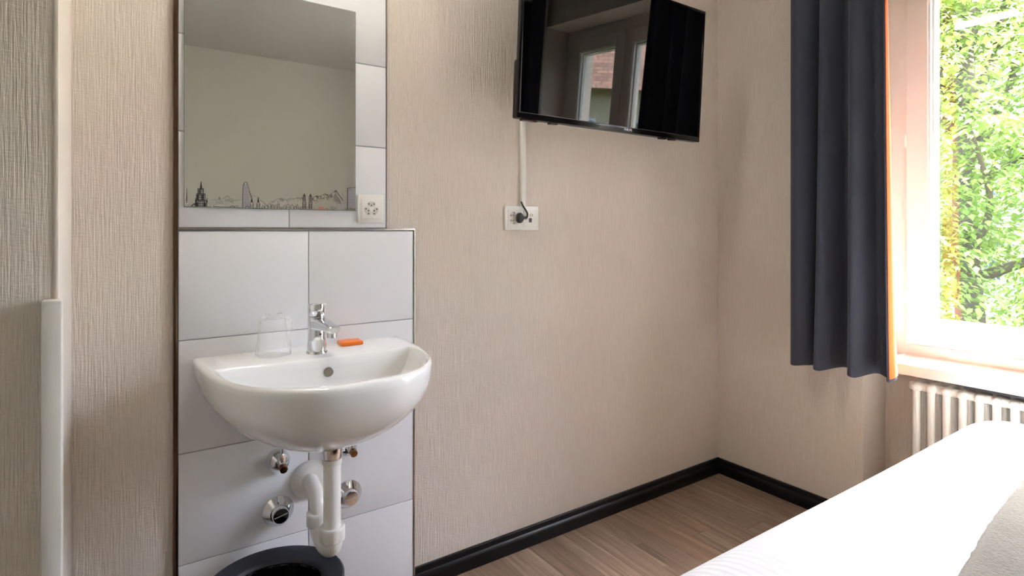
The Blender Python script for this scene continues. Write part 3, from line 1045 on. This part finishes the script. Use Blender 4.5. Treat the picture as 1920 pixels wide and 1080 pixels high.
# alps
ridge([(333, 30), (340, 40), (348, 43), (356, 41), (362, 45), (372, 50), (380, 47), (388, 46), (396, 54), (404, 62), (406, 61), (411, 53), (418, 43), (424, 36)], dk, 0.8, 3)
ridge([(338, 26), (350, 33), (362, 36), (374, 40), (386, 38), (396, 46)], lt, 0.7, 3)
for i in range(12): lt.line([(400 + i * 1.6, 55 - abs(i - 3) * 3), (398 + i * 2, 30 - i)], 0.5)
# low town
u = 298
while u < 462:
    w = random.uniform(4, 9); h = random.uniform(3, 11)
    (lt if random.random() < 0.6 else gr).line([(u, 1), (u, h), (u + w / 2, h + random.uniform(1, 5)), (u + w, h), (u + w, 1)], 0.8)
    u += w + random.uniform(1, 5)
for uu, hh in ((409, 30), (413, 34), (426, 62), (431, 34)):
    gr.line([(uu - 2.2, 3), (uu - 2.2, hh * 0.5), (uu, hh), (uu + 2.2, hh * 0.5), (uu + 2.2, 3)], 0.9)
for j in range(6): gr.line([(404, 5 + 4 * j), (434, 6 + 4 * j)], 0.5)
og.quad([(346, 2), (374, 2), (366, 9), (360, 13), (352, 8)])  # flat orange patch low on the mirror face
# slab tower at the right edge
gr.quad([(441, 8), (466, 8), (466, 71), (441, 69)])
dk.line([(441, 3), (441, 69), (447, 71), (466, 73)], 1.4)
for v in range(8, 70, 4): lt.line([(441, v), (466, v + 0.6)], 0.7)
for uu in (446, 451, 456, 461): lt.line([(uu, 8), (uu, 70)], 0.5)
dk.line([(300, 1.3), (466, 1.3)], 0.8)
gr.done('print_shading', 'inkgrey'); lt.done('print_fine_lines', 'inklight'); og.done('orange_patch', 'patchorange'); dk.done('print_outlines', 'ink')

# ------------------------------------------------------------------ sockets
def hexwell(x, z, ang, parent, holes=(0, 1, 2)):
    """one three-pin well; ang points away from the plate centre"""
    bm = BM()
    ca, sa = math.cos(ang), math.sin(ang)
    L, W = 0.0135, 0.0085
    poly = []
    for k in range(16):
        a = 2 * PI * k / 16
        lx = L * math.copysign(abs(math.cos(a)) ** 0.75, math.cos(a))
        lz = W * math.copysign(abs(math.sin(a)) ** 0.75, math.sin(a))
        # long axis perpendicular to the radius
        poly.append((x - sa * lx + ca * lz, z + ca * lx + sa * lz))
    add_prism(bm, poly, 'Y', -0.0002, 0.004)
    f = obj('socket_well', bm, 'socketface', parent)
    spots = [(-0.0085, 0.0012), (0.0085, 0.0012), (0.0, -0.0035)]
    for i in holes:
        lx, lr = spots[i]
        px, pz = x - sa * lx + ca * lr, z + ca * lx + sa * lr
        bm = BM(); add_lathe(bm, [(0.0021, 0.0), (0.0021, 0.0006), (0.0, 0.0006)], 12, (px, 0, pz), 'Y')
        obj('pin_hole', bm, 'hole', f)
def plate(bm, w, h):
    add_box(bm, -w / 2, w / 2, -0.0085, 0.0, -h / 2, h / 2, bevel=0.003, seg=2)
sx, sz = -1.7945, 1.2665
sk = tag(empty('wall_socket', (sx, -0.0085, sz)), 'white triple wall socket on the tiles beside the mirror', 'socket')
bm = BM(); plate(bm, 0.0855, 0.0895); obj('cover_plate', bm, 'whiteplastic', sk, 40)
bm = BM(); add_box(bm, -0.031, 0.031, -0.0105, -0.008, -0.031, 0.031, bevel=0.0015); obj('insert', bm, 'whiteplastic', sk, 40)
for ang in (PI / 2, PI / 2 + 2 * PI / 3, PI / 2 - 2 * PI / 3):
    n0 = len(bpy.data.objects)
    before = set(bpy.data.objects)
    hexwell(0.0145 * math.cos(ang), 0.0145 * math.sin(ang), ang, sk)
    for o in set(bpy.data.objects) - before:
        if o.name.startswith('socket_well'): o.location = (0, -0.0106, 0)

px_, pz_ = -1.200, 1.2445
sp = tag(empty('media_outlet', (px_, 0, pz_)), 'wide white outlet plate with sockets and jacks below the television', 'socket')
bm = BM(); plate(bm, 0.155, 0.092); obj('cover_plate', bm, 'whiteplastic', sp, 40)
for cx in (-0.036, 0.036):
    bm = BM(); add_box(bm, cx - 0.031, cx + 0.031, -0.0105, -0.008, -0.031, 0.031, bevel=0.0015); obj('insert', bm, 'whiteplastic', sp, 40)
for ang in (PI - 0.95, PI + 0.95):
    before = set(bpy.data.objects)
    hexwell(-0.036 + 0.0165 * math.cos(ang), 0.0165 * math.sin(ang), ang, sp)
    for o in set(bpy.data.objects) - before:
        if o.name.startswith('socket_well'): o.location = (0, -0.0106, 0)
bm = BM(); add_lathe(bm, [(0.0062, 0.0), (0.0062, 0.004), (0.0042, 0.004), (0.0042, 0.001), (0.0015, 0.001), (0.0015, 0.003), (0, 0.003)], 20, (0.040, -0.0104, 0.011), 'Y')
obj('aerial_jack', bm, 'steel', sp, 40)
bm = BM(); add_box(bm, 0.029, 0.042, -0.0122, -0.01, -0.016, 0.0, bevel=0.001); obj('data_jack', bm, 'jack', sp)

# cable duct
bm = BM(); add_box(bm, -0.010, 0.010, -0.0135, 0.0, 0.0, 0.46, bevel=0.0025)
duct = obj('cable_duct', bm, 'whiteplastic', None, 40)
duct.location = (-1.196, 0, 1.290)
tag(duct, 'slim white cable duct running up the wall to the television', 'cable duct')
bm = BM(); add_box(bm, -0.0112, 0.0112, -0.0142, 0.0, 0.0, 0.004, bevel=0.001)
obj('end_cap', bm, 'whiteplastic', duct)

# plug and cable
pl = tag(empty('power_plug', (px_ - 0.018, -0.0106, pz_)), 'black plug with short cable in the outlet plate', 'plug')
bm = BM()
poly = [(-0.004, 0.020), (0.006, 0.011), (0.009, 0.0), (0.006, -0.011), (-0.004, -0.020), (-0.012, -0.011), (-0.012, 0.011)]
add_prism(bm, poly, 'Y', -0.022, 0.0)
bmesh.ops.bevel(bm, geom=list(bm.edges), offset=0.0015, segments=2, affect='EDGES')
obj('plug_body', bm, 'blackplastic', pl, 40)
bm = BM(); add_tube(bm, [(0.002, -0.014, 0.0), (0.022, -0.016, 0.0), (0.026, -0.016, 0.003)], [0.0065, 0.0055, 0.005], 12)
obj('strain_relief', bm, 'blackplastic', pl, 50)
cp = catmull([(0.020, -0.016, 0.0), (0.0265, -0.017, 0.006), (0.026, -0.018, 0.018), (0.020, -0.016, 0.030), (0.014, -0.010, 0.043), (0.013, -0.004, 0.052), (0.013, 0.002, 0.062)], 6)
bm = BM(); add_tube(bm, cp, 0.0033, 10); obj('cable', bm, 'blackplastic', pl, 50)

# ------------------------------------------------------------------ television
TW, THh = 0.962, 0.556
tv = tag(empty('television', (-0.863, -0.178, 1.580), (math.radians(3.4), 0, 0)), 'black flat-screen television mounted high on the wallpaper wall', 'television')
bm = BM()
add_box(bm, -TW / 2, TW / 2, 0.0, 0.014, 0, THh, bevel=0.002)
add_box(bm, -TW / 2 + 0.002, TW / 2 - 0.002, 0.012, 0.034, 0.0, 0.20, bevel=0.006)
add_box(bm, -TW / 2 + 0.10, TW / 2 - 0.10, 0.012, 0.058, 0.02, 0.40, bevel=0.012)
obj('back_shell', bm, 'blackplastic', tv, 40)
bm = BM()
bz, bt = 0.020, 0.011
add_box(bm, -TW / 2, TW / 2, -0.004, 0.002, 0, bz, bevel=0.0012)
add_box(bm, -TW / 2, TW / 2, -0.004, 0.002, THh - bt, THh, bevel=0.0012)
add_box(bm, -TW / 2, -TW / 2 + bt, -0.004, 0.002, bz - 0.002, THh - bt + 0.002, bevel=0.0012)
add_box(bm, TW / 2 - bt, TW / 2, -0.004, 0.002, bz - 0.002, THh - bt + 0.002, bevel=0.0012)
obj('bezel', bm, plain('bezel_gloss', srgb(8, 8, 9), 0.16, spec=0.3), tv, 40)
bm = BM(); add_box(bm, -TW / 2 + bt, TW / 2 - bt, -0.0022, 0.001, bz, THh - bt)
obj('screen', bm, 'screen', tv)
bm = BM()
add_box(bm, -TW / 2 + bt, TW / 2 - bt, -0.0030, -0.0018, bz, bz + 0.0011)
add_box(bm, -TW / 2 + bt - 0.0001, -TW / 2 + bt + 0.0009, -0.0030, -0.0018, bz, THh - bt)
obj('screen_edge', bm, plain('edge_grey', srgb(92, 92, 96), 0.3, 0.4), tv)
for xx in (-0.405, -0.315, 0.262, 0.322):
    bm = BM(); add_box(bm, xx - 0.016, xx + 0.016, 0.004, 0.024, -0.006, 0.003, bevel=0.001)
    obj('underside_clip', bm, 'blackplastic', tv)
bm = BM(); add_box(bm, -0.458, -0.40, 0.001, 0.016, -0.0075, 0.003, bevel=0.001)
obj('remote_sensor', bm, plain('sensor_red', srgb(64, 14, 14), 0.15), tv)
tc = bpy.data.curves.new('brand_lettering', 'FONT')
tc.body = 'PHILIPS'
tc.size = 0.0135; tc.extrude = 0.0002; tc.align_x = 'CENTER'; tc.align_y = 'CENTER'
to = bpy.data.objects.new('tmp_text', tc); COL.objects.link(to)
dg = bpy.context.evaluated_depsgraph_get(); dg.update()
tm = bpy.data.meshes.new_from_object(to.evaluated_get(dg))
bpy.data.objects.remove(to)
tm.materials.clear(); tm.materials.append(M['silver'])
lo = bpy.data.objects.new('brand_lettering', tm); COL.objects.link(lo)
lo.parent = tv; lo.location = (0.045, -0.0043, 0.0098); lo.rotation_euler = (PI / 2, 0, 0)
# wall bracket
bm = BM()
add_box(bm, -0.11, 0.11, 0.163, 0.178, 0.16, 0.36, bevel=0.003)
add_box(bm, -0.03, 0.03, 0.05, 0.17, 0.22, 0.30, bevel=0.004)
add_box(bm, -0.2, 0.2, 0.055, 0.068, 0.20, 0.22)
add_box(bm, -0.2, 0.2, 0.055, 0.068, 0.31, 0.33)
bmesh.ops.rotate(bm, verts=bm.verts, cent=(0, 0.1, 0.26), matrix=Matrix.Rotation(math.radians(-3.4), 3, 'X'))
bmesh.ops.translate(bm, verts=bm.verts, vec=(0, -0.001, 0))
obj('wall_bracket', bm, 'blackplastic', tv, 40)

# ------------------------------------------------------------------ bin
bn = tag(empty('waste_bin', (-2.125, -0.215, 0.0)), 'dark grey round waste bin with black liner under the basin', 'bin')
bm = BM()
add_lathe(bm, [(0.0, 0.0), (0.125, 0.0), (0.130, 0.006), (0.166, 0.286), (0.172, 0.290), (0.172, 0.298), (0.168, 0.301), (0.128, 0.290), (0.122, 0.284), (0.119, 0.275), (0.121, 0.27), (0.155, 0.268), (0.124, 0.02), (0.0, 0.012)], 72)
obj('bin_body', bm, 'bin', bn, 35)
bm = BM()
random.seed(5)
rg = []
for j, (r, h) in enumerate(((0.1195, 0.279), (0.117, 0.24), (0.113, 0.18), (0.108, 0.10), (0.085, 0.04), (0.03, 0.03))):
    ring = []
    for k in range(72):
        a = 2 * PI * k / 72
        w = 0 if j == 0 else (0.006 * math.sin(9 * a + j * 2.1) + 0.005 * math.sin(17 * a + j) + random.uniform(-0.003, 0.003))
        ring.append(Vector(((r + w) * math.cos(a), (r + w) * math.sin(a), h)))
    rg.append(ring)
add_loft(bm, rg, False, True)
obj('bin_liner', bm, 'liner', bn, 30)

# ------------------------------------------------------------------ bed, duvet, throw
BX0, BX1, BY0, BY1 = -2.08, -0.115, -2.62, -1.06
bed = tag(empty('bed', ((BX0 + BX1) / 2, (BY0 + BY1) / 2, 0)), 'bed frame and mattress beneath the white duvet', 'bed')
cx_, cy_ = (BX0 + BX1) / 2, (BY0 + BY1) / 2
hw, hl = (BX1 - BX0) / 2 - 0.045, (BY1 - BY0) / 2 - 0.045
bm = BM(); add_box(bm, -hw, hw, -hl, hl, 0.12, 0.30, bevel=0.01); obj('bed_frame', bm, 'woodframe', bed, 40)
bm = BM(); add_box(bm, -hw + 0.01, hw - 0.01, -hl + 0.01, hl - 0.01, 0.30, 0.55, bevel=0.04, seg=4); obj('mattress', bm, 'whiteplastic', bed, 40)
for sx_ in (-1, 1):
    for sy_ in (-1, 1):
        bm = BM(); add_tube(bm, [(sx_ * (hw - 0.1), sy_ * (hl - 0.1), 0), (sx_ * (hw - 0.1), sy_ * (hl - 0.1), 0.13)], [0.022, 0.028], 16)
        obj('leg', bm, 'woodframe', bed, 40)
# duvet: rounded shell draping over the mattress
ZT = 0.622
RA, RB = 0.15, 0.10
def edge_profile(half, drop_to):
    """1-D profile from centre outwards: list of (offset, z)"""
    out = []
    n = 40
    for i in range(n):
        out.append((half - RA) * i / n)
    prof_ = [(v, ZT) for v in out]
    for i in range(15):
        ph = PI / 2 * i / 14
        prof_.append((half - RA + RA * math.sin(ph), ZT - RB + RB * math.cos(ph)))
    for i in range(1, 5):
        prof_.append((half + 0.004 * i, ZT - RB - (ZT - RB - drop_to) * i / 4))
    return prof_
px2 = edge_profile((BX1 - BX0) / 2, 0.24)
py2 = edge_profile((BY1 - BY0) / 2, 0.24)
def full(p): return [(-a, z) for a, z in reversed(p[1:])] + p
ux, uy = full(px2), full(py2)
def crease(x, y):
    z = 0.0
    # soft puckers along the edge nearest the sink wall and two long creases
    z += 0.004 * math.sin(3.1 * x + 2.0 * y) * math.sin(2.3 * y - 1.1 * x)
    def fold(x0, y0, x1, y1, w, h):
        d = Vector((x1 - x0, y1 - y0)); L = d.length; d /= L
        r = Vector((x - x0, y - y0)); t = r.dot(d) / L
        s = abs(r.x * d.y - r.y * d.x)
        if t < -0.1 or t > 1.1: return 0
        f = math.exp(-(s / w) ** 2) * max(0, min(1, (t + 0.1) * 5)) * max(0, min(1, (1.1 - t) * 5))
        return h * f
    z += fold(-1.15, -1.20, -0.45, -1.17, 0.022, 0.006)
    z += fold(-1.35, -1.28, -1.12, -1.33, 0.014, 0.007)
    z += fold(-0.95, -1.24, -0.7, -1.30, 0.02, 0.004)
    return z
bm = BM()
grid = []
for (ox, zx) in ux:
    row = []
    for (oy, zy) in uy:
        dz = (ZT - zx) + (ZT - zy)
        z = max(0.24, ZT - dz) if dz > 0 else ZT
        X, Y = cx_ + ox, cy_ + oy
        z += crease(X, Y) * max(0, 1 - dz / 0.1)
        if z <= 0.2401:
            z = 0.24
        row.append(bm.verts.new((ox, oy, z)))
    grid.append(row)
for i in range(len(grid) - 1):
    for j in range(len(grid[0]) - 1):
        bm.faces.new((grid[i][j], grid[i + 1][j], grid[i + 1][j + 1], grid[i][j + 1]))
dv = obj('duvet', bm, 'cotton', None, 80)
dv.location = (cx_, cy_, 0)
so = dv.modifiers.new('thickness', 'SOLIDIFY'); so.thickness = 0.008; so.offset = -1
tag(dv, 'white satin-striped duvet spread over the bed', 'duvet')
# throw
random.seed(13)
bm = BM()
TX, TY = (-1.75, -0.42), (-2.55, -1.372)
nx, ny = 70, 60
top_, bot_ = [], []
for i in range(nx + 1):
    r1, r2 = [], []
    for j in range(ny + 1):
        u, v = i / nx, j / ny
        x = TX[0] + (TX[1] - TX[0]) * u
        y = TY[0] + (TY[1] - TY[0]) * v + 0.13 * (u - 0.5) * v + 0.003 * math.sin(14 * u) * v
        e = min(min(u, 1 - u) * (TX[1] - TX[0]), min(v, 1 - v) * (TY[1] - TY[0]))
        t = 0.020 * math.sqrt(max(0, 1 - (1 - min(e, 0.025) / 0.025) ** 2)) if e < 0.025 else 0.020
        if i in (0, nx) or j in (0, ny):
            x += random.uniform(-0.0013, 0.0013); y += random.uniform(-0.0013, 0.0013)
        zz = ZT + crease(x, y)
        r1.append(bm.verts.new((x, y, zz + 0.0015 + t + 0.004 * math.sin(9 * x + 5 * y) * (t / 0.02) + random.uniform(-.0012, .0012))))
        r2.append(bm.verts.new((x, y, zz + 0.0005)))
    top_.append(r1); bot_.append(r2)
for i in range(nx):
    for j in range(ny):
        bm.faces.new((top_[i][j], top_[i + 1][j], top_[i + 1][j + 1], top_[i][j + 1]))
        bm.faces.new((bot_[i][j], bot_[i][j + 1], bot_[i + 1][j + 1], bot_[i + 1][j]))
for i in range(nx):
    for j in (0, ny):
        bm.faces.new((top_[i][j], top_[i + 1][j], bot_[i + 1][j], bot_[i][j]))
for j in range(ny):
    for i in (0, nx):
        bm.faces.new((top_[i][j], top_[i][j + 1], bot_[i][j + 1], bot_[i][j]))
thr = obj('throw_blanket', bm, 'fleece', None, 70)
tag(thr, 'fuzzy grey-beige fleece throw lying on the white duvet', 'throw')

# ------------------------------------------------------------------ ceiling lamp
lamp = tag(empty('ceiling_lamp_offscreen', (-2.00, -0.36, ZC)), 'rectangular warm ceiling lamp above the wash corner', 'lamp')
bm = BM(); add_box(bm, -0.06, 0.06, -0.19, 0.19, -0.03, 0.0, bevel=0.006); obj('lamp_housing', bm, 'whiteplastic', lamp, 40)
bm = BM(); add_box(bm, -0.05, 0.05, -0.18, 0.18, -0.045, -0.028, bevel=0.006); obj('diffuser_offscreen', bm, 'lamp', lamp, 40)

# ------------------------------------------------------------------ outside
GZ = -4.5
struct(box('ground', (-4, 60, -50, 50, GZ - 0.3, GZ), 'lawn'), 'green lawn far below the window')
def tree(name, loc, height, crown_c, crown_r, nl, leafmat, label, seed, leaf=0.10):
    rnd = random.Random(seed)
    root = tag(empty(name, loc), label, 'tree', None)
    cc = Vector(crown_c)
    bm = BM()
    tp_ = [(0, 0, 0), (0.1, 0.05, height * 0.3), (0.05, 0.15, height * 0.55), (0.1, 0.1, height * 0.8)]
    add_tube(bm, catmull(tp_, 4), [0.24 - 0.17 * i / 12 for i in range(13)], 12)
    obj('trunk', bm, 'bark', root, 60)
    tips = []
    for i in range(15):
        z0 = height * rnd.uniform(0.3, 0.78)
        a = rnd.uniform(0, 2 * PI)
        L = rnd.uniform(0.5, 0.95)
        d = Vector((math.cos(a) * crown_r[0] * L, math.sin(a) * crown_r[1] * L, crown_r[2] * rnd.uniform(0.15, 0.7)))
        p0 = Vector((0.08, 0.1, z0))
        mid = p0 + d * 0.5 + Vector((rnd.uniform(-.2, .2), rnd.uniform(-.2, .2), 0.25))
        P = catmull([p0, p0 + d * 0.25 + Vector((0, 0, 0.1)), mid, p0 + d], 4)
        bm = BM()
        add_tube(bm, P, [0.075 - 0.058 * k / (len(P) - 1) for k in range(len(P))], 8)
        obj('branch', bm, 'bark', root, 60)
        tips += [P[k] for k in range(4, len(P))]
    verts, faces = [], []
    nclump = nl // 26
    for c in range(nclump):
        if rnd.random() < 0.3:
            o = Vector(rnd.choice(tips)) + Vector((rnd.gauss(0, .25), rnd.gauss(0, .25), rnd.gauss(0, .2)))
        else:
            while True:
                q = Vector((rnd.uniform(-1, 1), rnd.uniform(-1, 1), rnd.uniform(-1, 1)))
                if 0.25 < q.length < 1: break
            o = cc + Vector((q.x * crown_r[0], q.y * crown_r[1], q.z * crown_r[2]))
        R = rnd.uniform(0.22, 0.42)
        for k in range(26):
            a = rnd.uniform(0, 2 * PI); rr = R * math.sqrt(rnd.random())
            p = o + Vector((rr * math.cos(a), rr * math.sin(a), rnd.gauss(0.0, 0.07) - 0.35 * rr * rr / R))
            out = Vector((math.cos(a), math.sin(a), rnd.uniform(-0.75, 0.05))).normalized()
            n = Vector((rnd.gauss(0, .35), rnd.gauss(0, .35), 1)).normalized()
            s = out.cross(n).normalized()
            l = leaf * rnd.uniform(0.6, 1.15); w = l * rnd.uniform(0.22, 0.34)
            b = len(verts)
            verts += [p, p + out * l * 0.45 + s * w, p + out * l + Vector((0, 0, -0.02)), p + out * l * 0.45 - s * w]
            faces += [(b, b + 1, b + 2), (b, b + 2, b + 3)]
    me = bpy.data.meshes.new('foliage')
    me.from_pydata([tuple(v) for v in verts], [], faces)
    me.materials.append(M[leafmat])
    fo = bpy.data.objects.new('foliage', me); COL.objects.link(fo); fo.parent = root
    fo['kind'] = 'stuff'
    return root
tree('leafy_tree', (6.6, 0.9, GZ), 11.4, (0, 0.1, 6.2), (2.2, 2.5, 4.2), 62000, 'leaf_a', 'light green broadleaf tree just outside the window', 3)
tree('leafy_tree', (12.8, 4.9, GZ), 12.0, (0, 0, 6.6), (2.6, 2.7, 4.4), 36000, 'leaf_b', 'deeper green broadleaf tree behind the light green one', 8)
tree('leafy_tree', (12.8, -2.2, GZ), 7.2, (0, 0, 4.0), (2.4, 2.4, 2.6), 12000, 'leaf_b', 'low deep green tree in front of the cream house', 15)

def house(name, loc, rz, w, d, h, wallmat, label, roof=True):
    root = tag(empty(name, loc, (0, 0, rz)), label, 'building')
    bm = BM(); add_box(bm, -w / 2, w / 2, 0, d, 0, h); obj('facade', bm, wallmat, root)
    nx_ = int(w / 2.2)
    for r in range(int(h / 2.9)):
        for i in range(nx_):
            xx = -w / 2 + (i + 0.5) * w / nx_
            zz = 1.0 + r * 2.9
            bm = BM()
            add_box(bm, xx - 0.58, xx + 0.58, -0.06, 0.02, zz - 0.08, zz + 1.55)
            f = obj('window_surround', bm, 'whitelacquer', root)
            for s in (-1, 1):
                bm = BM(); add_box(bm, xx + s * 0.26 - 0.22, xx + s * 0.26 + 0.22, -0.075, -0.05, zz, zz + 1.45)
                obj('pane', bm, 'shutter', f)
    if roof:
        bm = BM(); add_prism(bm, [(-0.7, h - 0.15), (d / 2, h + 3.6), (d + 0.7, h - 0.15), (d / 2, h + 3.3)], 'X', -w / 2 - 0.6, w / 2 + 0.6)
        obj('roof', bm, 'rooft', root)
        bm = BM(); add_box(bm, -w / 2, w / 2, d / 2 - 0.1, d / 2 + 0.1, h, h + 3.2); obj('gable', bm, wallmat, root)
    return root
house('cream_house', (13.0, -16.5, GZ), math.radians(-138.7), 16, 8, 9.6, 'facade', 'cream rendered house with brown tiled roof across the garden')
house('pale_house', (21.5, 7.5, GZ), math.radians(-70), 16, 8, 11.5, 'facade_grey', 'pale grey apartment house behind the trees', False)
